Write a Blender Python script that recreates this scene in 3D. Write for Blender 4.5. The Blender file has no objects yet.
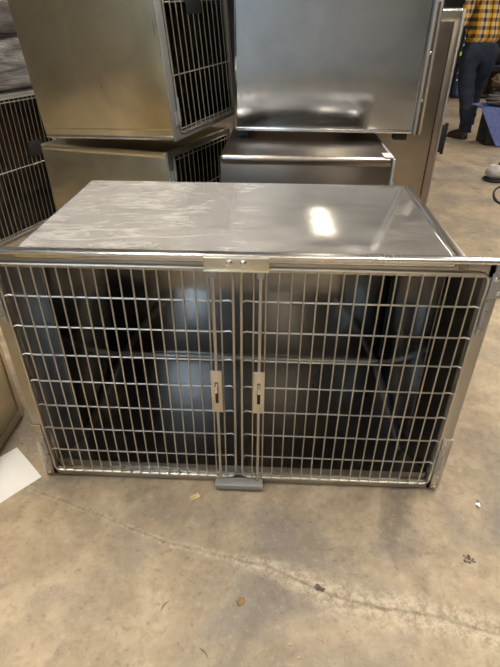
import bpy, bmesh, math, random
from mathutils import Vector, Matrix, Euler, noise as mnoise
from math import sin, cos, pi, radians as R
random.seed(7)
sc = bpy.context.scene
COL = sc.collection

# ------------------------------------------------------------------ materials
def new_mat(name):
    m = bpy.data.materials.new(name); m.use_nodes = True
    nt = m.node_tree
    return m, nt, nt.nodes['Principled BSDF']

def N(nt, kind, **kw):
    n = nt.nodes.new(kind)
    for k, v in kw.items():
        if k in n.inputs: n.inputs[k].default_value = v
        else: setattr(n, k, v)
    return n

def ramp(nt, stops, src=None, interp='LINEAR'):
    r = nt.nodes.new('ShaderNodeValToRGB'); cr = r.color_ramp; cr.interpolation = interp
    while len(cr.elements) < len(stops): cr.elements.new(0.5)
    for e, (p, c) in zip(cr.elements, stops):
        e.position = p
        e.color = (c, c, c, 1) if isinstance(c, (int, float)) else (*c, 1)
    if src is not None: nt.links.new(src, r.inputs['Fac'])
    return r.outputs['Color']

def mapped_noise(nt, scale_xyz, scale=1.0, detail=4, rough=.55, dist=0.0):
    tc = nt.nodes.new('ShaderNodeTexCoord')
    mp = N(nt, 'ShaderNodeMapping'); mp.inputs['Scale'].default_value = scale_xyz
    nt.links.new(tc.outputs['Object'], mp.inputs['Vector'])
    nz = N(nt, 'ShaderNodeTexNoise', Scale=scale, Detail=detail, Roughness=rough, Distortion=dist)
    nt.links.new(mp.outputs['Vector'], nz.inputs['Vector'])
    return nz.outputs['Fac']

def mix_rgb(nt, a, b, fac, mode='MIX'):
    n = nt.nodes.new('ShaderNodeMix'); n.data_type = 'RGBA'; n.blend_type = mode
    for s, v in ((n.inputs['Factor'], fac), (n.inputs[6], a), (n.inputs[7], b)):
        if isinstance(v, bpy.types.NodeSocket): nt.links.new(v, s)
        elif isinstance(v, (int, float)): s.default_value = v
        else: s.default_value = (*v, 1)
    return n.outputs[2]

def math_n(nt, op, a, b=None, c=None, clamp=False):
    n = nt.nodes.new('ShaderNodeMath'); n.operation = op; n.use_clamp = clamp
    for i, v in enumerate((a, b, c)):
        if v is None: continue
        if isinstance(v, bpy.types.NodeSocket): nt.links.new(v, n.inputs[i])
        else: n.inputs[i].default_value = v
    return n.outputs[0]

def bump(nt, bs, h, strength, dist=.01):
    b = N(nt, 'ShaderNodeBump', Strength=strength, Distance=dist)
    nt.links.new(h, b.inputs['Height']); nt.links.new(b.outputs['Normal'], bs.inputs['Normal'])

def steel(name, base, rough, brush=(2, 2, 60), rvar=.12, bmp=.05, scratch=True, wave=0.0, metal=1.0):
    m, nt, bs = new_mat(name)
    n1 = mapped_noise(nt, brush, 6, 6, .65)
    n2 = mapped_noise(nt, (1, 1, 1), 3.5, 4, .6, .6)
    col = mix_rgb(nt, tuple(c * .82 for c in base), tuple(min(1, c * 1.1) for c in base), ramp(nt, [(.3, 0.), (.7, 1.)], n2))
    if scratch:
        n3 = mapped_noise(nt, (3, 3, 3), 14, 8, .75, 1.5)
        col = mix_rgb(nt, col, tuple(c * .7 for c in base), ramp(nt, [(.62, 0.), (.74, .7)], n3))
    nt.links.new(col, bs.inputs['Base Color'])
    bs.inputs['Metallic'].default_value = metal
    rr = math_n(nt, 'MULTIPLY_ADD', math_n(nt, 'ADD', n1, n2), rvar, rough - rvar)
    nt.links.new(rr, bs.inputs['Roughness'])
    h = math_n(nt, 'MULTIPLY_ADD', n2, wave, n1)
    bump(nt, bs, h, bmp, .004)
    return m

def plain(name, col, rough=.6, metal=0., var=.25, scale=12, bmp=.15, coat=0.):
    m, nt, bs = new_mat(name)
    n = mapped_noise(nt, (1, 1, 1), scale, 5, .6)
    c = mix_rgb(nt, tuple(x * (1 - var) for x in col), tuple(min(1, x * (1 + var)) for x in col), ramp(nt, [(.3, 0.), (.7, 1.)], n))
    nt.links.new(c, bs.inputs['Base Color'])
    bs.inputs['Roughness'].default_value = rough; bs.inputs['Metallic'].default_value = metal
    bs.inputs['Coat Weight'].default_value = coat
    if bmp: bump(nt, bs, n, bmp, .01)
    return m

M = {}
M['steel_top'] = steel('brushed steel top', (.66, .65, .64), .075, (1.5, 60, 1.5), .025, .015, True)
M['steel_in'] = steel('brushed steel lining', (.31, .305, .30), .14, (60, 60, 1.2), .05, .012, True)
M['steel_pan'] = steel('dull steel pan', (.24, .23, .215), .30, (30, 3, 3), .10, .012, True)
M['steel_panel'] = steel('mill finish steel panel', (.56, .575, .60), .09, (.8, .8, 30), .03, .012, True, 1.0)
M['steel_tan'] = steel('steel panel tinted by floor reflection', (.82, .73, .52), .30, (40, 40, 1.2), .10, .02, True)  # tan reflected from the floor is put into the base colour
M['steel_brown'] = steel('brown tarnished steel panel', (.34, .30, .26), .32, (40, 40, 1.2), .10, .03, True)
M['galv'] = steel('galvanised steel', (.42, .415, .40), .5, (8, 8, 8), .15, .1, True, 0, .65)
M['frame'] = steel('frame steel', (.56, .54, .50), .33, (50, 2, 2), .14, .05, True)
M['bright'] = steel('bright rolled steel', (.86, .85, .83), .25, (40, 2, 2), .1, .03, False)
M['wire'] = steel('wire rod steel', (.64, .61, .55), .42, (4, 4, 4), .1, 0.02, False)
M['plate'] = steel('warm plate steel', (.80, .74, .62), .38, (10, 10, 10), .1, .04, False)
M['chrome'] = steel('chrome', (.85, .86, .88), .12, (4, 4, 4), .04, 0.0, False)
M['dark'] = plain('dark recess and reflection', (.012, .012, .012), .6, 0, .2)
M['black'] = plain('black rubber', (.02, .02, .021), .5, 0, .3)
M['paper'] = plain('white paper', (.80, .79, .77), .8, 0, .03, 8, .05)
M['yellow_paper'] = plain('yellow paper', (.62, .50, .22), .7, 0, .35, 120, .1)
M['foil'] = steel('foil', (.75, .78, .85), .2, (20, 20, 20), .1, .4, False)
M['chip'] = plain('pale concrete chip', (.46, .39, .29), .9, 0, .25, 60, .3)
M['leaf'] = plain('dry brown crumb', (.34, .22, .09), .9, 0, .35, 80, .3)
M['darkcrumb'] = plain('dark crumb', (.13, .105, .08), .9, 0, .3, 80, .3)
M['skin'] = plain('skin', (.55, .33, .24), .5, 0, .08, 20, .05)
M['hair'] = plain('brown hair', (.06, .04, .025), .6, 0, .4, 60, .4)
M['jeans'] = plain('dark blue denim', (.014, .021, .042), .85, 0, .45, 14, .5)
M['shoe'] = plain('dark brown leather', (.045, .024, .014), .45, 0, .4, 25, .2)
M['blanket'] = plain('blue quilted blanket', (.12, .15, .36), .85, 0, .25, 30, .5)
M['canvas'] = plain('brown canvas', (.12, .085, .05), .85, 0, .4, 20, .5)
M['duffel'] = plain('black nylon', (.018, .017, .016), .6, 0, .4, 20, .4)
M['grey_plastic'] = plain('pale grey plastic', (.38, .36, .33), .45, 0, .12, 25, .1)
M['navy'] = plain('navy painted steel', (.02, .026, .05), .5, 0, .3, 15, .1)
M['white_dot'] = plain('white plastic', (.8, .78, .76), .5, 0, .1)
M['pink'] = plain('pale pink plastic', (.75, .60, .58), .45, 0, .1)
M['tag_yellow'] = plain('fluorescent yellow card', (.75, .72, .04), .6, 0, .1)
M['blue_plastic'] = plain('blue plastic', (.06, .13, .36), .4, 0, .2)
M['hose'] = plain('grey hose', (.10, .09, .08), .5, 0, .2)
M['wall'] = plain('painted block wall', (.50, .48, .45), .85, 0, .12, 3, .1)
M['wall_dark'] = plain('dark warehouse wall', (.10, .095, .09), .85, 0, .3, 2, .1)
M['ceiling'] = plain('grey warehouse ceiling', (.62, .62, .61), .9, 0, .15, 2, .1)

def emis(name, col, s):
    m, nt, bs = new_mat(name)
    n = mapped_noise(nt, (1, 1, 1), 2, 1)
    c = mix_rgb(nt, tuple(x * .97 for x in col), col, n)
    nt.links.new(c, bs.inputs['Emission Color']); bs.inputs['Emission Strength'].default_value = s
    bs.inputs['Base Color'].default_value = (.8, .8, .8, 1)
    return m

def make_film(name, a0, a1, col=(.60, .58, .55), rough=.28):
    # milky, wrinkled clear film
    m, nt, bs = new_mat(name)
    n1 = mapped_noise(nt, (1.6, 5.5, 3), 2.2, 8, .66, 2.6)
    n2 = mapped_noise(nt, (1.0, 1.0, 1), 2.6, 4, .6, .6)
    streak = ramp(nt, [(.36, 0.), (.50, .35), (.68, 1.)], n1)
    patch = ramp(nt, [(.38, .35), (.62, 1.)], n2)
    al = math_n(nt, 'MULTIPLY_ADD', math_n(nt, 'MULTIPLY', streak, patch), a1 - a0, a0)
    # taut and clear towards the right end
    tc = nt.nodes.new('ShaderNodeTexCoord'); sp = nt.nodes.new('ShaderNodeSeparateXYZ'); nt.links.new(tc.outputs['Object'], sp.inputs[0])
    al = math_n(nt, 'MULTIPLY', al, ramp(nt, [(0., 1.), (.50, .85), (.66, .30), (1., .22)], math_n(nt, 'MULTIPLY_ADD', sp.outputs['X'], .95, .5)))
    nt.links.new(al, bs.inputs['Alpha'])
    bs.inputs['Base Color'].default_value = (*col, 1)
    bs.inputs['Roughness'].default_value = rough
    bump(nt, bs, n1, .25, .006)
    return m
M['film'] = make_film('protective plastic film', .20, .68)

def make_wrap(name, col, sc_=(1, 1, 9)):
    m, nt, bs = new_mat(name)
    n1 = mapped_noise(nt, sc_, 3, 7, .65, 1.0)
    c = ramp(nt, [(.32, tuple(x * .12 for x in col)), (.48, tuple(x * .55 for x in col)), (.62, col), (.75, tuple(min(1, x * 1.8) for x in col))], n1)
    nt.links.new(c, bs.inputs['Base Color'])
    bs.inputs['Roughness'].default_value = .25
    bs.inputs['Coat Weight'].default_value = .5
    bump(nt, bs, n1, .7, .02)
    return m
M['wrap'] = make_wrap('crumpled stretch film', (.27, .26, .25))
M['wrap_grey'] = make_wrap('dull stretch film', (.17, .16, .15), (1, 1, 2))

def make_plaid():
    m, nt, bs = new_mat('yellow plaid flannel')
    tc = nt.nodes.new('ShaderNodeTexCoord'); sp = nt.nodes.new('ShaderNodeSeparateXYZ')
    nt.links.new(tc.outputs['Object'], sp.inputs[0])
    def tri(sock, period, ph=0.):   # 0..1 triangle wave
        a = math_n(nt, 'MULTIPLY_ADD', sock, 1 / period, ph + 50)
        f = math_n(nt, 'FRACT', a)
        return math_n(nt, 'ABSOLUTE', math_n(nt, 'MULTIPLY_ADD', f, 2., -1.))
    u = math_n(nt, 'ADD', sp.outputs['X'], math_n(nt, 'MULTIPLY', sp.outputs['Y'], .6))
    base = mix_rgb(nt, (.66, .34, .01), (.62, .46, .28), ramp(nt, [(.46, 0.), (.54, 1.)], tri(u, .13)))
    vx = ramp(nt, [(.62, 0.), (.78, 1.)], tri(u, .065, .0))
    vz = ramp(nt, [(.45, 0.), (.62, 1.)], tri(sp.outputs['Z'], .078))
    dark = math_n(nt, 'MULTIPLY_ADD', vx, .5, math_n(nt, 'MULTIPLY', vz, .5), clamp=True)
    c = mix_rgb(nt, base, (.03, .014, .01), math_n(nt, 'MULTIPLY', dark, 1.25, clamp=True))
    nt.links.new(c, bs.inputs['Base Color']); bs.inputs['Roughness'].default_value = .9
    bump(nt, bs, mapped_noise(nt, (1, 1, 1), 10, 3), .3, .02)
    return m
M['plaid'] = make_plaid()

CRACK = [(-1.6, .20), (-.95, .035), (-.642, -.06), (-.409, -.14), (-.213, -.214), (-.038, -.252), (.101, -.281), (.257, -.350), (.38, -.377), (.502, -.389), (.659, -.428), (1.0, -.52), (1.6, -.70)]
def crack_y(x):
    for (a, b), (c, d) in zip(CRACK, CRACK[1:]):
        if a <= x <= c: return b + (d - b) * (x - a) / (c - a)
    return 0

def make_floor():
    m, nt, bs = new_mat('worn concrete floor')
    tc = nt.nodes.new('ShaderNodeTexCoord'); sp = nt.nodes.new('ShaderNodeSeparateXYZ')
    nt.links.new(tc.outputs['Object'], sp.inputs[0])
    big = mapped_noise(nt, (1, 1.2, 1), 1.7, 5, .6, .5)
    mid = mapped_noise(nt, (1, 1, 1), 6, 7, .68, .4)
    fine = mapped_noise(nt, (1, 1, 1), 42, 7, .8)
    sm = mapped_noise(nt, (1, .5, 1), 3.1, 5, .6, .8)
    med = mapped_noise(nt, (1, 1, 1), 17, 6, .75, .5)
    c = mix_rgb(nt, (.31, .24, .16), (.49, .39, .268), ramp(nt, [(.33, 0.), (.67, 1.)], mid))
    c = mix_rgb(nt, c, (.24, .21, .175), ramp(nt, [(.49, 0.), (.62, .85)], big))       # greyer patches
    c = mix_rgb(nt, c, (.21, .165, .12), ramp(nt, [(.50, 0.), (.64, .38)], med))
    c = mix_rgb(nt, c, (.17, .14, .11), ramp(nt, [(.56, 0.), (.70, .7)], sm))           # darker stains
    c = mix_rgb(nt, c, (.58, .50, .40), ramp(nt, [(.55, 0.), (.64, .32)], fine))         # pale grit
    c = mix_rgb(nt, c, (.15, .115, .085), ramp(nt, [(.37, .5), (.45, 0.)], fine))        # dark pits
    # the crack: a curve y(x) roughened with noise
    fc = nt.nodes.new('ShaderNodeFloatCurve'); cm = fc.mapping
    fx = lambda x: (x + 1.6) / 3.2
    fy = lambda y: (y + .8) / 1.2
    cu = cm.curves[0]
    pts = [(fx(x), fy(y)) for x, y in CRACK]
    cu.points[0].location = pts[0]; cu.points[1].location = pts[-1]
    for p in pts[1:-1]: cu.points.new(*p)
    for p in cu.points: p.handle_type = 'VECTOR'
    cm.update()
    nt.links.new(math_n(nt, 'MULTIPLY_ADD', sp.outputs['X'], 1 / 3.2, .5), fc.inputs['Value'])
    yc = math_n(nt, 'MULTIPLY_ADD', fc.outputs['Value'], 1.2, -.8)
    wob = math_n(nt, 'MULTIPLY_ADD', mapped_noise(nt, (1, 1, 1), 14, 6, .7), .018, -.009)
    dv = math_n(nt, 'ABSOLUTE', math_n(nt, 'ADD', math_n(nt, 'SUBTRACT', sp.outputs['Y'], yc), wob))
    # width of the spalled band grows to the right
    wid = ramp(nt, [(0., .2), (.42, .22), (.50, .40), (.57, 1.25), (.72, 1.3), (1., .5)], math_n(nt, 'MULTIPLY_ADD', sp.outputs['X'], 1 / 3.2, .5))
    wid = math_n(nt, 'MULTIPLY', wid, .055)
    edge = math_n(nt, 'MULTIPLY_ADD', mapped_noise(nt, (1, 1, 1), 22, 5, .7), .03, -.015)
    band = math_n(nt, 'DIVIDE', math_n(nt, 'ADD', dv, edge), wid)
    bandf = ramp(nt, [(.25, 1.), (1., 0.)], band)
    grav = mapped_noise(nt, (1, 1, 1), 38, 7, .85)
    gcol = mix_rgb(nt, (.30, .23, .15), (.62, .53, .40), ramp(nt, [(.42, 0.), (.56, 1.)], grav))
    c = mix_rgb(nt, c, gcol, math_n(nt, 'MULTIPLY', bandf, .75))
    line = ramp(nt, [(.0, 1.), (.0025, .9), (.006, 0.)], dv)
    c = mix_rgb(nt, c, (.12, .09, .06), math_n(nt, 'MULTIPLY', line, math_n(nt, 'MULTIPLY_ADD', mapped_noise(nt, (1, 1, 1), 7, 3), 1.0, -.02, clamp=True)))
    nt.links.new(c, bs.inputs['Base Color'])
    nt.links.new(ramp(nt, [(.3, .50), (.7, .72)], mid), bs.inputs['Roughness'])
    bs.inputs['Specular IOR Level'].default_value = .3
    h = math_n(nt, 'MULTIPLY_ADD', fine, .35, math_n(nt, 'MULTIPLY', mid, .5))
    h = math_n(nt, 'MULTIPLY_ADD', line, -.5, h)
    h = math_n(nt, 'ADD', h, math_n(nt, 'MULTIPLY', bandf, math_n(nt, 'MULTIPLY', grav, 1.2)))
    bump(nt, bs, h, .35, .008)
    return m
M['floor'] = make_floor()

# ------------------------------------------------------------------ mesh builder
class MB:
    def __init__(s): s.bm = bmesh.new()
    def _add(s, tmp, mtx=None):
        if mtx is not None: bmesh.ops.transform(tmp, matrix=mtx, verts=tmp.verts)
        me = bpy.data.meshes.new('t'); tmp.to_mesh(me); tmp.free()
        s.bm.from_mesh(me); bpy.data.meshes.remove(me)
        return s
    def box(s, x0, x1, y0, y1, z0, z1, bev=0., seg=2, mtx=None):
        t = bmesh.new(); bmesh.ops.create_cube(t, size=1)
        for v in t.verts:
            v.co = Vector(((x0 + x1) / 2 + v.co.x * (x1 - x0), (y0 + y1) / 2 + v.co.y * (y1 - y0), (z0 + z1) / 2 + v.co.z * (z1 - z0)))
        if bev > 0: bmesh.ops.bevel(t, geom=list(t.edges), offset=bev, segments=seg, profile=.5, affect='EDGES')
        return s._add(t, mtx)
    def tube(s, pts, r, n=8, closed=False, radii=None):
        t = bmesh.new(); P = [Vector(p) for p in pts]; k = len(P); rings = []
        up = None
        for i, p in enumerate(P):
            if closed: d = (P[(i + 1) % k] - P[i - 1])
            else: d = P[min(i + 1, k - 1)] - P[max(i - 1, 0)]
            d.normalize()
            if up is None:
                up = Vector((0, 0, 1)) if abs(d.z) < .9 else Vector((0, 1, 0))
            a = d.cross(up)
            if a.length < 1e-4: a = d.cross(Vector((1, 0, 0)))
            a.normalize(); b = a.cross(d).normalized(); up = b
            rr = radii[i] if radii else r
            rings.append([t.verts.new(p + (a * cos(2 * pi * j / n) + b * sin(2 * pi * j / n)) * rr) for j in range(n)])
        m = k if closed else k - 1
        for i in range(m):
            A, B = rings[i], rings[(i + 1) % k]
            for j in range(n): t.faces.new((A[j], A[(j + 1) % n], B[(j + 1) % n], B[j]))
        if not closed:
            t.faces.new(rings[0][::-1]); t.faces.new(rings[-1])
        bmesh.ops.recalc_face_normals(t, faces=t.faces)
        return s._add(t)
    def cyl(s, p0, p1, r, n=12): return s.tube([p0, p1], r, n)
    def ball(s, c, r, sub=3, amp=0., fr=3., seed=0):
        t = bmesh.new(); bmesh.ops.create_icosphere(t, subdivisions=sub, radius=1)
        r = r if isinstance(r, (tuple, list)) else (r, r, r)
        for v in t.verts:
            d = v.co.copy()
            k = 1 + (amp * mnoise.noise(d * fr + Vector((seed, seed * 1.7, 0))) if amp else 0)
            v.co = Vector((c[0] + d.x * r[0] * k, c[1] + d.y * r[1] * k, c[2] + d.z * r[2] * k))
        return s._add(t)
    def lathe(s, c, prof, n=24):
        t = bmesh.new(); rings = []
        for r, z in prof:
            rings.append([t.verts.new((c[0] + cos(2 * pi * j / n) * r, c[1] + sin(2 * pi * j / n) * r, c[2] + z)) for j in range(n)])
        for A, B in zip(rings, rings[1:]):
            for j in range(n): t.faces.new((A[j], A[(j + 1) % n], B[(j + 1) % n], B[j]))
        t.faces.new(rings[0][::-1]); t.faces.new(rings[-1])
        bmesh.ops.recalc_face_normals(t, faces=t.faces)
        return s._add(t)
    def grid(s, fn, nu, nv, thick=0.):
        t = bmesh.new()
        V = [[t.verts.new(fn(i / nu, j / nv)) for j in range(nv + 1)] for i in range(nu + 1)]
        for i in range(nu):
            for j in range(nv): t.faces.new((V[i][j], V[i + 1][j], V[i + 1][j + 1], V[i][j + 1]))
        if thick:
            bmesh.ops.recalc_face_normals(t, faces=t.faces)
            bmesh.ops.solidify(t, geom=list(t.faces), thickness=thick)
        return s._add(t)
    def build(s, name, mat, parent=None, smooth=True, mtx=None):
        me = bpy.data.meshes.new(name)
        if mtx is not None: bmesh.ops.transform(s.bm, matrix=mtx, verts=s.bm.verts)
        s.bm.to_mesh(me); s.bm.free()
        me.materials.append(mat if not isinstance(mat, str) else M[mat])
        for p in me.polygons: p.use_smooth = smooth
        if smooth:
            try: me.set_sharp_from_angle(angle=R(40))
            except Exception: pass
        o = bpy.data.objects.new(name, me); COL.objects.link(o)
        if parent: o.parent = parent
        return o

def tag(o, label, cat, group=None, kind=None):
    o['label'] = label; o['category'] = cat
    if group: o['group'] = group
    if kind: o['kind'] = kind
    return o
def thing(name, label, cat, loc=(0, 0, 0), rot=(0, 0, 0), group=None):
    o = bpy.data.objects.new(name, None); COL.objects.link(o)
    o.location = loc; o.rotation_euler = rot; o.empty_display_size = .1
    return tag(o, label, cat, group)
def struct(o): o['kind'] = 'structure'; return o

# ------------------------------------------------------------------ the room
X0, X1, Y0, Y1, H = -3.6, 6.5, -9.0, 14.0, 3.7
struct(MB().box(X0 - .2, X1 + .2, Y0 - .2, Y1 + .2, -.15, 0).build('floor', 'floor', smooth=False))
struct(MB().box(X0 - .2, X1 + .2, Y0 - .2, Y1 + .2, H, H + .15).build('ceiling', 'ceiling', smooth=False))
struct(MB().box(X0 - .2, X0, Y0, Y1, 0, H).build('wall_left', 'wall_dark', smooth=False))
struct(MB().box(X1, X1 + .2, Y0, Y1, 0, H).build('wall_right', 'wall_dark', smooth=False))
struct(MB().box(X0, X1, Y1, Y1 + .2, 0, H).build('wall_back', 'wall_dark', smooth=False))
struct(MB().box(X0, X1, Y0 - .2, Y0, 0, H).build('wall_front', 'wall', smooth=False))

COOL = (.62, .80, 1.0); WARM = (1.0, .87, .66); NEUT = (1.0, .93, .83)
em_cool = emis('cool tube diffuser', COOL, 46)
em_warm = emis('warm tube diffuser', WARM, 11)
em_neut = emis('neutral tube diffuser', NEUT, 30)
def ceiling_light(x, y, L, W, mat, label, along='y'):
    t = thing('ceiling_light', label, 'ceiling light', (x, y, H), (0, 0, 0 if along == 'y' else pi / 2), 'strip lights on the warehouse ceiling')
    MB().box(-W / 2 - .03, W / 2 + .03, -L / 2 - .03, L / 2 + .03, -.07, -.002, .008).build('housing', 'white_dot', t)
    MB().box(-W / 2, W / 2, -L / 2, L / 2, -.10, -.06, .015).build('diffuser', mat, t)
ceiling_light(-2.6, -6.0, 2.8, .6, em_cool, 'cool ceiling strip light far behind the photographer to the left')
ceiling_light(.80, -5.4, 4.8, .36, em_warm, 'warm ceiling strip light far behind the photographer')
ceiling_light(-.9, .2, 2.6, .40, em_neut, 'ceiling strip light above the left of the big kennel')
ceiling_light(1.3, .2, 2.6, .40, em_neut, 'ceiling strip light above the right of the big kennel')
ceiling_light(3.4, 2.8, 2.6, .40, em_neut, 'ceiling strip light above the grey sander')
ceiling_light(4.6, 7.0, 2.6, .40, em_neut, 'ceiling strip light at the far right beyond the person')

# ------------------------------------------------------------------ wire doors
def rrect(x0, x1, z0, z1, r, y=0., n=5):
    P = []
    for cx, cz, a0 in ((x1 - r, z1 - r, 0), (x0 + r, z1 - r, 90), (x0 + r, z0 + r, 180), (x1 - r, z0 + r, 270)):
        for i in range(n + 1):
            a = R(a0 + 90 * i / n); P.append((cx + r * cos(a), y, cz + r * sin(a)))
    return P

def screw(mb, x, y, z, r=.006, h=.004, ax='y'):
    if ax == 'y':
        mb.tube([(x, y, z), (x, y - h * .6, z), (x, y - h, z)], r, 10, radii=[r, r, r * .6])
    else:
        mb.tube([(x, y, z), (x + h * .6, y, z), (x + h, y, z)], r, 10, radii=[r, r, r * .6])

# ------------------------------------------------------------------ the big double door kennel
kennel = thing('kennel_cage', 'large low stainless steel kennel with two wire doors in the foreground', 'kennel', (0, 0, 0))
bw, dep, zt = .539, .5985, .789
# top sheet with a rolled rear and left edge
MB().box(-bw, .512, .0, dep, zt - .026, zt, .012, 4).build('top_panel', 'steel_top', kennel)
MB().box(.5145, bw, .0, dep - .004, zt - .028, zt - .002, .006, 3).build('edge_strip', 'steel_brown', kennel)
fm = MB().grid(lambda u, v: (-bw + .012 + u * 1.035, .006 + v * (dep - .02), zt + .0012 + .0006 * mnoise.noise(Vector((u * 9, v * 7, 1)))), 40, 24, .0004)
f = fm.build('protective_film', 'film', kennel); f['label'] = 'milky wrinkled plastic film on the top'
for s in (-1, 1):
    x0, x1 = sorted((s * (bw - .012), s * bw))
    m = MB(); m.box(x0, x1, .10, dep - .004, .03, zt - .027, .002)
    V4 = [(s * .590, .012), (s * .583, .012), (s * (bw - .012), .104), (s * bw, .104)]
    t_ = bmesh.new(); lo = [t_.verts.new((x, y, .03)) for x, y in V4]; hi = [t_.verts.new((x, y, .745)) for x, y in V4]
    for a_ in range(4): t_.faces.new((lo[a_], lo[(a_ + 1) % 4], hi[(a_ + 1) % 4], hi[a_]))
    t_.faces.new(lo); t_.faces.new(hi); bmesh.ops.recalc_face_normals(t_, faces=t_.faces); m._add(t_)
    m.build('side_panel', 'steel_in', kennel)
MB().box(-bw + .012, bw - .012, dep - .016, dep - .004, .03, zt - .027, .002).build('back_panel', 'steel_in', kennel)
pan = MB()
pan.box(-.58, .58, .012, .10, .03, .066); pan.box(-bw + .012, bw - .012, .10, dep - .016, .03, .066)
# coved edges round the pan
def cove(p0, p1, inward):
    q = []
    r = .022
    for i in range(6):
        a = R(90 * i / 5); q.append((r * (1 - sin(a)), r * (1 - cos(a))))
    p0, p1, inward = Vector(p0), Vector(p1), Vector(inward)
    pan.grid(lambda u, v: p0.lerp(p1, u) + inward * q[round(v * 5)][0] + Vector((0, 0, q[round(v * 5)][1])), 1, 5)
cove((-bw + .0125, dep - .0165, .066), (bw - .0125, dep - .0165, .066), (0, -1, 0))
cove((-bw + .0125, .10, .066), (-bw + .0125, dep - .0165, .066), (1, 0, 0))
cove((bw - .0125, dep - .0165, .066), (bw - .0125, .10, .066), (-1, 0, 0))
pan.build('floor_pan', 'steel_pan', kennel)
c = MB().box(bw - .016, bw - .0118, dep - .05, dep - .028, .12, zt - .03, .001).build('reflection_strip', 'dark', kennel); c['label'] = 'dark strip standing in for a reflection in the rear right corner'  # black strip imitates a dark reflection in the side wall
# face frame
MB().box(-.650, .650, -.012, .014, .781, .7925, .004, 3).build('top_lip', 'bright', kennel)
MB().box(-.628, .628, .004, .014, .742, .781, .0015).build('top_rail', 'frame', kennel)
MB().box(-.622, .622, .004, .016, .004, .040, .0015).build('bottom_rail', 'frame', kennel)
for s in (-1, 1):
    m = MB(); x0, x1 = sorted((s * .587, s * .624))
    m.box(x0, x1, .004, .016, .006, .781, .0015)
    m.build('side_stile', 'frame', kennel)
    m = MB(); x0, x1 = sorted((s * .597, s * .632))
    m.box(x0, x1 if s > 0 else x1, -.002, .004, .690, .757, .001); m.box(min(s * .600, s * .648), max(s * .600, s * .648), -.001, .012, .752, .782, .001)
    m.build('corner_bracket', 'galv', kennel)
    for sx, sz, sr in ((.607, .742, .006), (.622, .705, .006), (.607, .205, .005), (.611, .066, .005), (.612, .024, .0065)):
        b = MB(); screw(b, s * sx, -.002, sz, sr); b.build('screw', 'chrome', kennel)
    m = MB(); x0, x1 = sorted((s * .598, s * .626))
    m.box(x0, x1, -.002, .004, .012, .222, .0012); m.build('lower_bracket', 'frame', kennel)
    for zc in (.635, .13):
        h = MB(); x0, x1 = sorted((s * .594, s * .612))
        h.box(x0, x1, -.005, .002, zc - .035, zc + .02, .001)
        h.cyl((s * .598, -.006, zc - .02), (s * .598, -.006, zc + .05), .005)
        h.cyl((s * .598, -.006, zc - .042), (s * .598, -.006, zc - .024), .0065)
        h.build('hinge', 'galv', kennel)
# the doors
def kennel_door(s):
    xo, xi, z0, z1 = .590, .010, .030, .7535
    P = [(s * x, y, z) for x, y, z in rrect(xi, xo, z0, z1, .020)]
    d = MB().tube(P, .0038, 8, closed=True).build('door', 'wire', kennel)
    g = MB(); ng = 19
    for i in range(1, ng):
        x = s * (xi + (xo - xi) * i / ng)
        g.tube([(x, -.002, z0), (x, -.002, z1)], .0022, 6)
    for k in range(1, 8):
        z = z0 + (z1 - z0) * k / 8
        pts = [(s * xi, -.001, z), (s * (xi + .012), .006, z + .001), (s * (xi + .036), .0035, z), (s * (xo - .036), .0035, z), (s * (xo - .012), .006, z + .001), (s * xo, -.001, z)]
        g.tube(pts, .0025, 6)
    g.build('wire_grid', 'wire', d)
    xc = s * .0575
    r = MB(); r.cyl((xc, -.012, .030), (xc, -.012, .752), .0042, 8)
    r.tube([(xc - .006, -.012, .735), (xc + .006, -.012, .735)], .003, 6)
    r.build('latch_rod', 'wire', d)
    p = MB(); p.box(xc - .0155, xc + .0155, -.021, -.016, .318, .462, .0012); p.build('latch_plate', 'plate', d)
    k = MB(); k.box(xc - .0045, xc + .0045, -.0222, -.0205, .352, .425, .0008)
    k.build('latch_slot', 'dark', d)
    k = MB(); k.tube([(xc, -.021, .420), (xc, -.030, .416), (xc, -.031, .398), (xc, -.023, .392)], .0042, 8)
    k.build('latch_knob', 'chrome', d)
    return d
kennel_door(-1); kennel_door(1)
k = MB(); k.box(-.076, .076, -.0205, -.0125, .757, .789, .0012); k.box(-.076, .076, -.026, -.0125, .7555, .7585, .0008)
kp = k.build('latch_keeper', 'plate', kennel)
for x in (-.0165, .0165):
    b = MB(); screw(b, x, -.0205, .777, .0085, .006); b.build('bolt', 'chrome', kp)
for x in (-.0575, .0575):
    MB().box(x - .009, x + .009, -.022, -.006, .738, .7535, .002).build('rod_guide', 'galv', kp)
k = MB(); k.box(-.074, .074, -.036, -.004, .012, .030, .003); k.box(-.066, .066, -.028, .003, .001, .013, .001)
k.build('floor_keeper', 'galv', kennel)
for x in (-.50, .50):
    for y in (.05, .5): MB().box(x - .03, x + .03, y, y + .06, 0, .031, .003).build('foot', 'galv', kennel)

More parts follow.
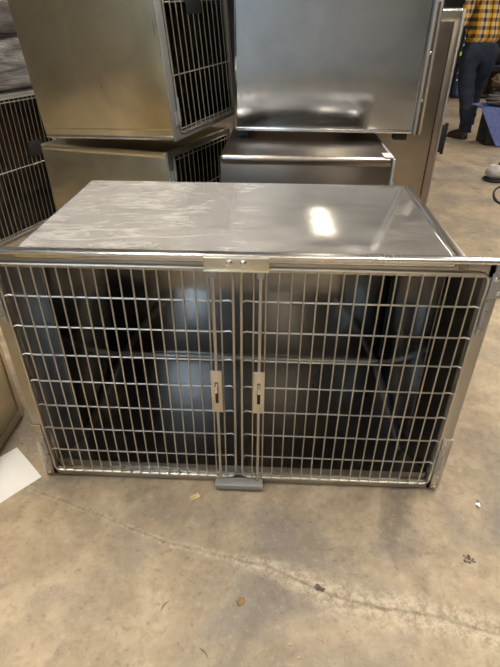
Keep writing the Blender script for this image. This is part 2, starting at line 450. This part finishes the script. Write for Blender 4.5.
# ------------------------------------------------------------------ the other cages
# local frame: the corner where the closed side (facing -y) meets the door end (facing +x) is the origin
def cage(name, label, loc, yaw, w, d, h, panel, tilt=(0, 0), rim=.02, rows=(.25, .5), bars=18, hinge_z=(.13,), latch=None, flange_w=.034, flange_mat='galv', bulge=0., group='steel cages stacked at the back', line=.035, rail_top=False, cat='cage', feet=False):
    t = thing(name, label, cat, loc, (0, 0, 0), group)
    t.rotation_euler = (Matrix.Rotation(-yaw, 4, 'Z') @ Matrix.Rotation(tilt[0], 4, 'X') @ Matrix.Rotation(tilt[1], 4, 'Y')).to_euler()
    z0 = .012
    pm = MB()
    if bulge:
        def fn(u, v):
            x = -w + .012 + u * (w - .024); z = z0 + rim + v * (h - 2 * rim - z0)
            return (x, -.0015 - bulge * (sin(pi * u) ** .8) * (sin(pi * min(1, v * 1.0)) ** .7), z)
        pm.grid(fn, 28, 28)
        pm.box(-w, 0, .0, .016, z0, h - .004, .004)
        pm.build('side_panel', panel, t)
    else:
        pm.box(-w, 0, 0, .016, z0, h - .004, .003); pm.build('side_panel', panel, t)
    # pressed border line near the foot and the bright rolled bottom edge
    if line: MB().box(-w + .012, -.012, -.003, .002, z0 + line, z0 + line + .004, .0008).build('pressed_seam', panel, t)
    MB().box(-w + .004, -.004, -.006, .012, z0 - .004, z0 + .010, .003).build('bottom_edge', 'bright', t)
    # top with rolled front edge
    tp = MB(); tp.box(-w - .003, .002, -.006, d, h - rim * 1.6, h, min(rim * .75, .016), 4); tp.build('top_panel', panel if not rail_top else 'bright', t)
    MB().box(-w, -w + .012, .016, d - .012, z0, h - .03).build('end_panel', panel, t)
    MB().box(-w, 0, d - .012, d, z0, h - .03).build('back_panel', 'steel_in', t)
    MB().box(-w + .012, -.004, .016, d - .012, z0, z0 + .03).build('floor_pan', 'steel_in', t)
    # door end
    fr = MB()
    fr.box(.0, .010, -flange_w * .25, flange_w, .004, h - .006, .001)
    fr.box(.0, .010, d - flange_w, d, .004, h - .006, .001)
    fr.box(.0, .010, flange_w, d - flange_w, .004, .034, .001)
    fr.box(.0, .010, flange_w, d - flange_w, h - .036, h - .006, .001)
    fr.build('door_frame', flange_mat, t)
    y0, y1, a, b = flange_w + .004, d - flange_w - .004, .026, h - .03
    P = [(.014, x, z) for x, _, z in rrect(y0, y1, a, b, .018)]
    dr = MB().tube(P, .0038, 6, closed=True).build('door', 'wire', t)
    g = MB()
    for i in range(1, bars):
        y = y0 + (y1 - y0) * i / bars
        g.tube([(.016, y, a), (.016, y, b)], .0026, 6)
    for z in rows: g.tube([(.012, y0, z), (.012, y1, z)], .0032, 6)
    for z in (a + .02, b - .02): g.tube([(.012, y0, z), (.012, y1, z)], .0028, 6)
    g.build('wire_grid', 'wire', dr)
    if latch:
        MB().box(.017, .023, latch[0] - latch[2] / 2, latch[0] + latch[2] / 2, latch[1] - .045, latch[1] + .045, .002).build('latch_plate', 'black' if latch[3] else 'galv', dr)
    for hz in hinge_z:
        hm = MB(); hm.box(.010, .016, flange_w * .3, flange_w + .012, hz - .04, hz + .02, .001)
        hm.cyl((.018, flange_w, hz - .02), (.018, flange_w, hz + .07), .006, 8)
        screw(hm, .016, flange_w * .6, hz - .028, .007, .004, 'x')
        hm.build('hinge', 'galv', t)
    return t

# left pair
cage('steel_cage', 'tan steel cage on the floor at left with another tan cage resting on it', (-.392, 1.275, .02), R(21), .765, .66, .712, 'steel_tan', (0, R(-2.2)), .022, (.24, .48), 13, (.60,), None, .034)
cage('steel_cage', 'tan steel cage tilted on top of the left stack, wire door at its right end', (-.345, 1.150, .800), R(21.5), .735, .60, .74, 'steel_tan', (R(2.6), R(-3.9)), .02, (.25, .50), 12, (.10,), (.26, .50, .12, True), .036)
# middle pair
cage('steel_cage', 'low steel cage behind the kennel with a bright rolled top edge and white tape', (.565, 1.012, 0), R(1), .705, .62, .78, 'steel_brown', (0, 0), .026, (.25, .5), 18, (.60, .16), None, .03, line=0)
r2 = cage('steel_cage', 'silver steel cage standing on the middle stack, broad scratched panel facing front', (.700, 1.298, .812), R(2.2), .80, .60, .76, 'steel_panel', (0, 0), .012, (.25, .5), 18, (.12, .60), None, .045, 'galv', .003, line=0)
MB().box(.010, .022, .002, .03, .004, .752, .001).build('slot_strip', 'canvas', r2)
MB().box(.022, .034, -.006, .03, .004, .752, .0015).build('edge_rail', 'frame', r2)
for z in (.14, .32, .50, .66):
    b = MB(); screw(b, .016, .002, z, .006); b.build('bolt', 'chrome', r2)
for x in (-.07, .66):
    for y in (.06, .42): MB().box(x - .03 - .70, x + .03 - .70, y, y + .05, -.032, .012, .003).build('foot', 'black', r2)
# right: tall one
tc_ = cage('tall_cage', 'tall narrow brown steel cage standing right of the silver stack', (1.036, 2.0, 0), R(3), .55, .55, 1.30, 'steel_brown', (0, 0), .04, (.3, .6, .9), 16, (1.15,), None, .034, 'galv', 0, line=1.19, rail_top=True)
MB().box(-.036, .008, -.005, .012, .01, 1.26, .002).build('corner_post', 'steel_brown', tc_)
MB().box(-.040, -.036, -.0015, .004, .01, 1.25, .0005).build('seam_gap', 'dark', tc_)
h_ = MB(); h_.box(.010, .034, -.002, .010, .590, .740, .002); h_.cyl((.036, .004, .580), (.036, .004, .750), .010); h_.build('hinge', 'black', tc_)
# left wire door one
a = cage('steel_cage', 'dark cage at the far left with its wire door in view under wrapped goods', (-1.765, 1.545, 0), R(19.2), .60, .98, .865, 'steel_brown', (0, 0), .02, (.43,), 24, (.15,), (.77, .525, .13, True), .03)

# low cage left of the kennel, only a corner in view
t = thing('steel_cage', 'low brown steel cage beside the white paper at the left edge', 'cage', (-.822, .275, 0), (0, 0, 0), 'steel cages stacked at the back')
MB().box(-.016, 0, -1.2, 0, .012, .74, .003).build('side_panel', 'steel_tan', t)
MB().box(-.002, .0025, -1.18, -.02, .052, .057, .0008).build('pressed_seam', 'steel_brown', t)
MB().box(-.002, .0025, -.027, -.022, .052, .72, .0008).build('pressed_seam', 'steel_brown', t)
MB().box(-.60, -.016, -1.2, 0, .73, .75, .006).build('top_panel', 'steel_tan', t)
MB().box(-.60, -.016, -.016, 0, .012, .73, .003).build('end_panel', 'steel_tan', t)
MB().box(-.60, -.584, -1.2, -.016, .012, .73, .003).build('back_panel', 'steel_tan', t)
for x in (-.58, -.05):
    for y in (-1.15, -.08): MB().box(x - .015, x + .015, y - .015, y + .015, 0, .013).build('foot', 'black', t)

# masking tape on the corner of the low middle cage
tag(MB().box(.530, .566, 1.010, 1.085, .7802, .7830, .0006).build('tape_strip', 'white_dot'), 'white strip of tape on the top right corner of the low middle cage', 'tape')

# goods wrapped in plastic on the far left cage
def bundle(name, label, mat, cx, cy, z0, L, D, Hh, yaw, amp):
    b = bmesh.new()
    t = MB(); t.box(-L / 2, L / 2, -D / 2, D / 2, 0, Hh, .025, 3)
    bmesh.ops.subdivide_edges(t.bm, edges=[e for e in t.bm.edges if e.calc_length() > .08], cuts=14, use_grid_fill=True)
    for v in t.bm.verts:
        n = mnoise.noise_vector(Vector((v.co.x * 4, v.co.y * 4, v.co.z * 16)))
        if v.co.z > .01: v.co += n * amp
        else: v.co.xy += n.xy * amp
        v.co.z = max(0, v.co.z)
    o = t.build(name, mat)
    o.location = (cx, cy, z0); o.rotation_euler = (0, 0, -yaw)
    return tag(o, label, 'wrapped goods', 'wrapped goods on the far left cage')
cA = (-1.765 + .98 * .5 * sin(R(19.2)) - .29, 1.545 + .98 * .5 * cos(R(19.2)) + .09)
bundle('wrapped_bundle', 'crumpled plastic wrapped bundle lying directly on the far left cage', 'wrap', cA[0], cA[1], .868, .54, 1.0, .27, R(19.2), .022)
bundle('wrapped_bundle', 'dull grey plastic wrapped bundle at the top left, uppermost of its pile', 'wrap_grey', cA[0] - .03, cA[1] + .02, 1.165, .52, .98, .30, R(19.2), .012)

# ------------------------------------------------------------------ floor litter
pv = [(-.778, .113), (-.641, -.008), (-.807, -.217), (-.944, -.096)]
P4 = [Vector((x, y, .0016)) for x, y in pv]
def paper_fn(u, v):
    p = P4[0].lerp(P4[1], u).lerp(P4[3].lerp(P4[2], u), v)
    return (p.x, p.y, .0022 + .0035 * max(0, sin(u * 3.1 + .3)) * max(0, 1 - v * 2.4))
tag(MB().grid(paper_fn, 12, 12, .0005).build('paper_sheet', 'paper'), 'blank white paper sheet on the floor at the left edge', 'paper')

def flat_piece(name, label, cat, x, y, rot, sx, sy, mat, curl=.004):
    o = MB().grid(lambda u, v: ((u - .5) * sx, (v - .5) * sy, .0012 + curl * (2 * u - 1) ** 2 * v), 6, 6, .0006).build(name, mat)
    o.location = (x, y, 0); o.rotation_euler = (0, 0, rot); return tag(o, label, cat)
flat_piece('paper_scrap', 'small yellow paper scrap on the floor below the kennel doors', 'scrap', -.135, -.062, R(35), .030, .015, 'yellow_paper')
flat_piece('foil_scrap', 'shiny silver blue foil bit on the floor right of the kennel', 'scrap', .736, -.049, R(70), .024, .012, 'foil', .008)
def crumbs(name, label, x, y, n, spread, r, mat, seed, cat='debris'):
    rnd = random.Random(seed); m = MB()
    for i in range(n):
        a = rnd.random() * 6.28; d = spread * rnd.random() ** .7; q = r * (.5 + rnd.random())
        m.ball((x + cos(a) * d, y + sin(a) * d * .8, q * .45), (q, q * (.6 + .5 * rnd.random()), q * .5), 1, .5, 2., i)
    return tag(m.build(name, mat, smooth=False), label, cat)
crumbs('leaf_crumbs', 'crumbled brown leaf on the floor in front of the kennel', .026, -.379, 12, .012, .0045, 'leaf', 1)
crumbs('dirt_clump', 'dark clump of dirt on the floor below the wide end of the crack', .233, -.333, 9, .012, .005, 'darkcrumb', 2)
crumbs('grit_patch', 'scattered dark grit on the floor at the lower right', .650, -.230, 14, .018, .0035, 'darkcrumb', 3)
def twig(label, x, y, rot, L):
    o = MB().tube([(-L / 2, 0, .002), (0, L * .08, .0035), (L / 2, -L * .03, .002)], .0016, 6, radii=[.001, .0018, .0012]).build('twig', 'leaf')
    o.location = (x, y, 0); o.rotation_euler = (0, 0, rot); tag(o, label, 'twig')
twig('short brown twig on the floor left of the leaf crumbs', -.164, -.398, R(60), .030)
twig('pale straw twig on the floor near the bottom of the picture', -.050, -.502, R(-40), .030)
for x, y, lb in ((-.203, -.329, 'pale chip on the floor above the short brown twig'), (.172, -.502, 'white chip on the floor at the bottom of the picture'), (.150, -.475, 'cream chip just above the white chip at the bottom'), (.300, -.300, 'pale chip on the floor above the crack, lower right')):
    tag(MB().ball((x, y, .002), (.0042, .003, .0025), 2, .4, 2., x).build('concrete_chip', 'chip', smooth=False), lb, 'chip', 'loose concrete chips')
rb = MB(); rnd = random.Random(11)
for i in range(260):
    x = -.55 + 1.35 * rnd.random() ** .62
    wdt = .008 if x < .1 else (.03 if x > .22 else .018)
    y = crack_y(x) + rnd.gauss(0, wdt) * .8
    q = .0010 + .0020 * rnd.random() ** 2
    rb.ball((x, y, q * .3), (q, q * .8, q * .6), 1, .5, 2., i)
tag(rb.build('crack_rubble', 'chip', smooth=False), 'loose crumbs along the crack across the floor', 'rubble', kind='stuff')

# ------------------------------------------------------------------ sander
s = thing('power_sander', 'grey power tool with black cap and cord at the right edge', 'power tool', (2.125, 3.60, 0))
MB().lathe((0, 0, 0), [(.09, .0), (.10, .004), (.10, .02), (.085, .026)], 28).build('sanding_pad', 'black', s)
m = MB(); m.ball((0, 0, .075), (.095, .085, .062), 3); m.ball((.12, .02, .085), (.11, .05, .042), 3); m.build('housing', 'grey_plastic', s)
MB().lathe((.075, .04, .10), [(.048, 0), (.052, .01), (.052, .04), (.044, .055), (.02, .06)], 20).build('cap', 'black', s)
MB().box(-.03, .02, .055, .085, .10, .125, .006).build('lever', 'white_dot', s)
raw = [(.16, -.02, .09), (.18, -.12, .03), (.06, -.20, .008), (-.035, -.234, .008), (-.092, -.298, .008), (-.154, -.418, .008), (-.20, -.558, .008), (-.215, -.66, .008), (-.195, -.72, .008), (-.10, -.80, .008), (.12, -.86, .008), (.5, -.80, .008)]
pts = []
for a_, b_, c_, d_ in zip([raw[0]] + raw[:-2], raw[:-1], raw[1:], raw[2:] + [raw[-1]]):
    for q_ in range(6):
        t_ = q_ / 6; A_, B_, C_, D_ = map(Vector, (a_, b_, c_, d_))
        pts.append(.5 * ((2 * B_) + (C_ - A_) * t_ + (2 * A_ - 5 * B_ + 4 * C_ - D_) * t_ ** 2 + (3 * B_ - A_ - 3 * C_ + D_) * t_ ** 3))
MB().tube(pts, .009, 8).build('cord', 'black', s)

# ------------------------------------------------------------------ heap at the right edge
tag(MB().box(2.56, 3.30, 5.10, 5.40, .0, .375, .012).build('shadow_crate', 'duffel'), 'added black crate standing in for the shadow under the blue blanket at the right edge', 'crate')  # added block, its black imitates the shadow below the blanket overhang
def drape(u, v):
    n = mnoise.noise(Vector((u * 4, v * 4, 3)))
    if v < .45:
        k = v / .45
        return (2.42 + u * .95, 5.42 - .36 * k, .400 + .012 * n + .02 * sin(u * 9 + k))
    k = (v - .45) / .55
    x = 2.42 + .24 * k ** 1.1 * (1 - u) + u * (.95 - .03 * k)
    return (x, 5.06 - .03 * k - (.035 * sin(u * 16 + 1.3 * k) + .02 * n) * k, .400 * (1 - k) + .014 + .012 * n * (1 - k))
tag(MB().grid(drape, 48, 40, .012).build('moving_blanket', 'blanket'), 'blue quilted blanket draped over the added crate at the right edge', 'blanket')
m = MB(); m.ball((2.70, 5.25, .500), (.19, .13, .085), 3, .25, 2.5, 4)
tag(m.build('duffel_bag', 'duffel'), 'black duffel bag heaped on the blue blanket', 'bag')
m = MB(); m.ball((2.68, 5.27, .655), (.14, .11, .085), 3, .3, 2.2, 9)
tag(m.build('canvas_bag', 'canvas'), 'brown canvas bag on top of the heap at the right edge', 'bag')
hp = [(2.56 + .085 * cos(i * .35) * (1 + .004 * i), 5.10 + .03 * sin(i * .35), .440 + .0022 * i) for i in range(44)]
tag(MB().tube(hp, .010, 8).build('coiled_hose', 'hose'), 'grey hose coiled on the front of the blue blanket', 'hose')

# ------------------------------------------------------------------ rack far behind the person
rk = thing('storage_rack', 'dark blue perforated storage rack far back beyond the person', 'rack', (3.47, 9.2, 0))
RX = (-.05, 1.5)
for x in RX:
    for y in (0, .5):
        u = MB().box(x - .03, x + .03, y - .03, y + .03, 0, 2.3, .003).build('upright', 'navy', rk)
        if y == 0:
            for k in range(18): MB().box(x - .012, x + .012, -.0335, -.029, .30 + k * .11, .325 + k * .11).build('slot_mark', 'white_dot', u)
for z in (.06, .55, 1.15, 1.75, 2.28):
    MB().box(-.08, 1.53, -.03, .53, z - .03, z, .003).build('shelf', 'navy', rk)
tag(MB().box(3.385, 3.465, 9.160, 9.170, 1.17, 1.30).build('price_card', 'tag_yellow'), 'yellow card on the rack beside the plaid shirt, upper of two', 'card', 'yellow cards on the rack')
tag(MB().box(3.375, 3.470, 9.160, 9.170, .70, .76).build('price_card', 'tag_yellow'), 'yellow card on the rack beside the jeans, lower of two', 'card', 'yellow cards on the rack')
t = thing('plastic_jug', 'pale pink plastic jug on the rack left of the person', 'jug', (3.50, 9.28, .55))
MB().lathe((0, 0, 0), [(.07, 0), (.085, .02), (.085, .15), (.06, .2), (.03, .22)], 16).build('jug_body', 'pink', t)
MB().lathe((0, 0, .22), [(.03, 0), (.03, .03), (.02, .035)], 12).build('lid', 'white_dot', t)
for i, (x, z, lb) in enumerate(((3.66, .06, 'blue plastic crate on the lowest rack shelf left of the jeans'), (3.68, .266, 'blue plastic crate stacked second on the low rack shelf'))):
    t = thing('plastic_crate', lb, 'crate', (x, 9.43, z), (0, 0, R(8 * i)), 'blue crates on the rack')
    m = MB()
    m.box(-.2, .2, -.2, .2, 0, .02); 
    for q in (-1, 1):
        m.box(min(q * .19, q * .2), max(q * .19, q * .2), -.2, .2, .02, .2); m.box(-.2, .2, min(q * .19, q * .2), max(q * .19, q * .2), .02, .2)
    m.build('body', 'blue_plastic', t)
    MB().box(-.215, .215, -.215, .215, .185, .205, .004).build('rim', 'blue_plastic', t)
tag(MB().ball((4.05, 9.45, .70), (.25, .2, .17), 3, .3, 2.5, 2).build('cloth_bundle', 'duffel'), 'black cloth bundle on the rack behind the person', 'bundle')
tag(MB().box(4.15, 4.7, 9.25, 9.6, .06, .42, .01).build('carton', 'canvas'), 'brown carton on the low rack shelf behind the person', 'carton')

# ------------------------------------------------------------------ the person
def skin_mesh(name, verts, edges, radii, mat, parent, sub=2, root=0, post=None):
    me = bpy.data.meshes.new(name); me.from_pydata(verts, edges, []); me.update()
    o = bpy.data.objects.new(name, me); COL.objects.link(o)
    md = o.modifiers.new('s', 'SKIN'); md.use_smooth_shade = True
    if not me.skin_vertices: 
        bpy.context.view_layer.objects.active = o
    for i, r in enumerate(radii):
        sv = me.skin_vertices[0].data[i]
        sv.radius = r if isinstance(r, tuple) else (r, r); sv.use_root = (i == root)
    sm = o.modifiers.new('d', 'SUBSURF'); sm.levels = sub; sm.render_levels = sub
    bpy.context.view_layer.update()
    dg = bpy.context.evaluated_depsgraph_get()
    me2 = bpy.data.meshes.new_from_object(o.evaluated_get(dg))
    me2.name = name
    bpy.data.objects.remove(o)
    if post:
        for v in me2.vertices: v.co = post(v.co.copy())
        me2.update()
    me2.materials.clear(); me2.materials.append(M[mat])
    for p in me2.polygons: p.use_smooth = True
    o2 = bpy.data.objects.new(name, me2); COL.objects.link(o2); o2.parent = parent
    return o2

def chain(spec):
    """spec: {name: (co, r, parent)} in order"""
    idx = {}; V = []; E = []; Rr = []
    for k, (co, r, pa) in spec.items():
        idx[k] = len(V); V.append(co); Rr.append(r)
        if pa is not None: E.append((idx[pa], idx[k]))
    return V, E, Rr

person = thing('person', 'person in yellow plaid shirt and dark jeans walking away at the back', 'person', (2.44, 5.60, 0))
S = {
 'pelvis': ((0, 0, .98), (.15, .11), None), 'belly': ((0, .0, 1.14), (.145, .105), 'pelvis'), 'chest': ((0, .01, 1.34), (.165, .12), 'belly'),
 'upper': ((0, 0, 1.48), (.13, .09), 'chest'), 'neck': ((0, .01, 1.58), .055, 'upper'), 'head0': ((0, .03, 1.66), (.07, .08), 'neck'), 'head1': ((0, .035, 1.75), (.078, .098), 'head0'), 'head2': ((0, .03, 1.83), (.055, .07), 'head1'),
 'hipL': ((-.095, .0, .92), .10, 'pelvis'), 'kneeL': ((-.045, .0, .50), .065, 'hipL'), 'calfL': ((-.02, -.06, .36), .062, 'kneeL'), 'ankL': ((0.005, -.10, .10), .042, 'calfL'), 'heelL': ((.0, -.12, .045), .04, 'ankL'), 'toeL': ((-.10, .02, .035), .035, 'heelL'),
 'hipR': ((.095, .0, .92), .10, 'pelvis'), 'kneeR': ((.14, .22, .52), .065, 'hipR'), 'calfR': ((.165, .27, .36), .060, 'kneeR'), 'ankR': ((.19, .34, .10), .042, 'calfR'), 'heelR': ((.19, .32, .045), .04, 'ankR'), 'toeR': ((.22, .48, .035), .035, 'heelR'),
}
for s_, n in ((-1, 'L'), (1, 'R')):
    S['sh' + n] = ((s_ * .19, 0, 1.47), .060, 'upper')
    S['el' + n] = ((s_ * .255, -.02, 1.20), .045, 'sh' + n)
    S['wr' + n] = ((s_ * .15, .20, 1.20), .030, 'el' + n)
    S['pa' + n] = ((s_ * .14, .26, 1.20), (.036, .020), 'wr' + n)
    for fi, (dx, L) in enumerate(((-.030, .070), (-.010, .085), (.010, .080), (.028, .062))):
        S['f%d%s' % (fi, n)] = ((s_ * .14 + dx, .305, 1.200), .0095, 'pa' + n)
        S['g%d%s' % (fi, n)] = ((s_ * .14 + dx * 1.1, .305 + L * .55, 1.182), .0088, 'f%d%s' % (fi, n))
        S['h%d%s' % (fi, n)] = ((s_ * .14 + dx * 1.1, .305 + L * .75, 1.148), .0075, 'g%d%s' % (fi, n))
    S['t0' + n] = ((s_ * .105, .265, 1.195), .0105, 'pa' + n)
    S['t1' + n] = ((s_ * .080, .30, 1.185), .009, 't0' + n)
def face(co):
    # nose, eye hollows and ears on the head (it faces +y)
    if co.z > 1.62:
        dx, dz = co.x, co.z - 1.725
        if co.y > .08: co.y += .024 * math.exp(-(dx / .014) ** 2 - ((dz) / .022) ** 2) - .010 * math.exp(-((abs(dx) - .032) / .014) ** 2 - ((dz - .025) / .012) ** 2) + .006 * math.exp(-(dx / .025) ** 2 - ((dz + .045) / .008) ** 2)
        if abs(co.x) > .05: co.x += math.copysign(.014, co.x) * math.exp(-((co.y - .03) / .02) ** 2 - (dz / .03) ** 2)
    return co
V, E, Rr = chain(S)
skin_mesh('body', V, E, Rr, 'skin', person, 2, 0, face)
# jeans
J = {
 'p': ((0, 0, .985), (.185, .140), None), 'w': ((0, 0, 1.10), (.172, .130), 'p'),
 'hl': ((-.105, .0, .88), .122, 'p'), 'tl': ((-.085, .0, .70), .112, 'hl'), 'kl': ((-.045, .0, .50), .094, 'tl'), 'cl': ((-.02, -.055, .34), .086, 'kl'), 'al': ((.005, -.10, .11), .074, 'cl'), 'bl': ((.006, -.105, .065), .078, 'al'),
 'hr': ((.105, .0, .88), .122, 'p'), 'tr': ((.12, .10, .70), .112, 'hr'), 'kr': ((.14, .22, .52), .092, 'tr'), 'cr': ((.165, .27, .34), .074, 'kr'), 'ar': ((.19, .34, .12), .072, 'cr'), 'br': ((.19, .34, .075), .074, 'ar'),
}
def wrinkle(co):
    n = mnoise.noise_vector(Vector((co.x * 9, co.y * 9, co.z * 17)))
    return co + n * .012
V, E, Rr = chain(J); skin_mesh('jeans', V, E, Rr, 'jeans', person, 3, 0, wrinkle)
T = {
 'h': ((0, -.005, .985), (.212, .168), None), 'b': ((0, .0, 1.14), (.196, .150), 'h'), 'c': ((0, .01, 1.34), (.190, .138), 'b'), 'u': ((0, 0, 1.49), (.145, .10), 'c'), 'n': ((0, .01, 1.555), .068, 'u'),
}
for s_, n in ((-1, 'L'), (1, 'R')):
    T['s' + n] = ((s_ * .19, 0, 1.475), .078, 'u'); T['m' + n] = ((s_ * .235, -.015, 1.33), .066, 's' + n); T['e' + n] = ((s_ * .258, -.02, 1.20), .060, 'm' + n)
    T['f' + n] = ((s_ * .20, .10, 1.20), .048, 'e' + n)
def hem(co):
    n = mnoise.noise_vector(Vector((co.x * 7, co.y * 7, co.z * 9)))
    co = co + n * .010
    return co
V, E, Rr = chain(T); skin_mesh('shirt', V, E, Rr, 'plaid', person, 3, 0, hem)
for nm, (hx, hy), (tx, ty) in (('L', (.004, -.135), (-.105, -.02)), ('R', (.19, .30), (.225, .49))):
    d = Vector((tx - hx, ty - hy, 0)); L = d.length; a = math.atan2(d.y, d.x)
    mt = Matrix.Translation((hx, hy, 0)) @ Matrix.Rotation(a, 4, 'Z')
    m = MB()
    def prof(u, v):
        # u along the shoe, v around half a section
        ang = pi * v
        wv = .042 * (1 - .25 * abs(u - .45)) * (1 if .03 < u < .97 else .75)
        hh = (.105 if u < .35 else .105 - (u - .35) * .095) * (1 if .02 < u < .98 else .7)
        return mt @ Vector((-.02 + u * (L + .08), wv * cos(ang) * 1.05, .018 + hh * sin(ang) ** .8))
    m.grid(prof, 16, 12)
    sh = m.build('shoe', 'shoe', person)
    m = MB(); m.box(-.028, L + .065, -.043, .043, 0, .022, .008, 2, mt); m.build('sole', 'black', sh)
m = MB()
def hair(u, v):
    a = u * 2 * pi; p = v * 1.75
    return Vector((.091 * sin(p) * cos(a), .030 + .112 * sin(p) * sin(a) - (.012 if sin(a) < 0 else 0), 1.765 + .102 * cos(p) - (.03 if sin(a) < 0 and v > .7 else 0) + (.035 if sin(a) > .3 and v > .75 else 0)))
m.grid(hair, 32, 14)
m.build('hair', 'hair', person)

# ------------------------------------------------------------------ world, camera
w = bpy.data.worlds.new('World'); sc.world = w; w.use_nodes = True
w.node_tree.nodes['Background'].inputs['Color'].default_value = (.8, .85, 1, 1)
w.node_tree.nodes['Background'].inputs['Strength'].default_value = .05

cam = bpy.data.cameras.new('Camera'); co = bpy.data.objects.new('Camera', cam); COL.objects.link(co)
pitch, yaw, roll = .5743, -.0435, .0043
F = Vector((sin(yaw) * cos(pitch), cos(yaw) * cos(pitch), -sin(pitch)))
r = Vector((cos(yaw), -sin(yaw), 0)); u = r.cross(F)
r2 = r * cos(roll) + u * sin(roll); u2 = -r * sin(roll) + u * cos(roll)
co.matrix_world = Matrix(((r2.x, u2.x, -F.x, .0776), (r2.y, u2.y, -F.y, -1.049), (r2.z, u2.z, -F.z, 1.2509), (0, 0, 0, 1)))
cam.sensor_fit = 'VERTICAL'; cam.sensor_height = 36; cam.lens = 487.2 * 36 / 667
cam.clip_start = .02; cam.clip_end = 100
sc.camera = co
vs = sc.view_settings
sc.display_settings.display_device = 'sRGB'
vs.view_transform = 'Standard'; vs.look = 'None'; vs.gamma = 1; vs.use_curve_mapping = False
vs.exposure = -0.05
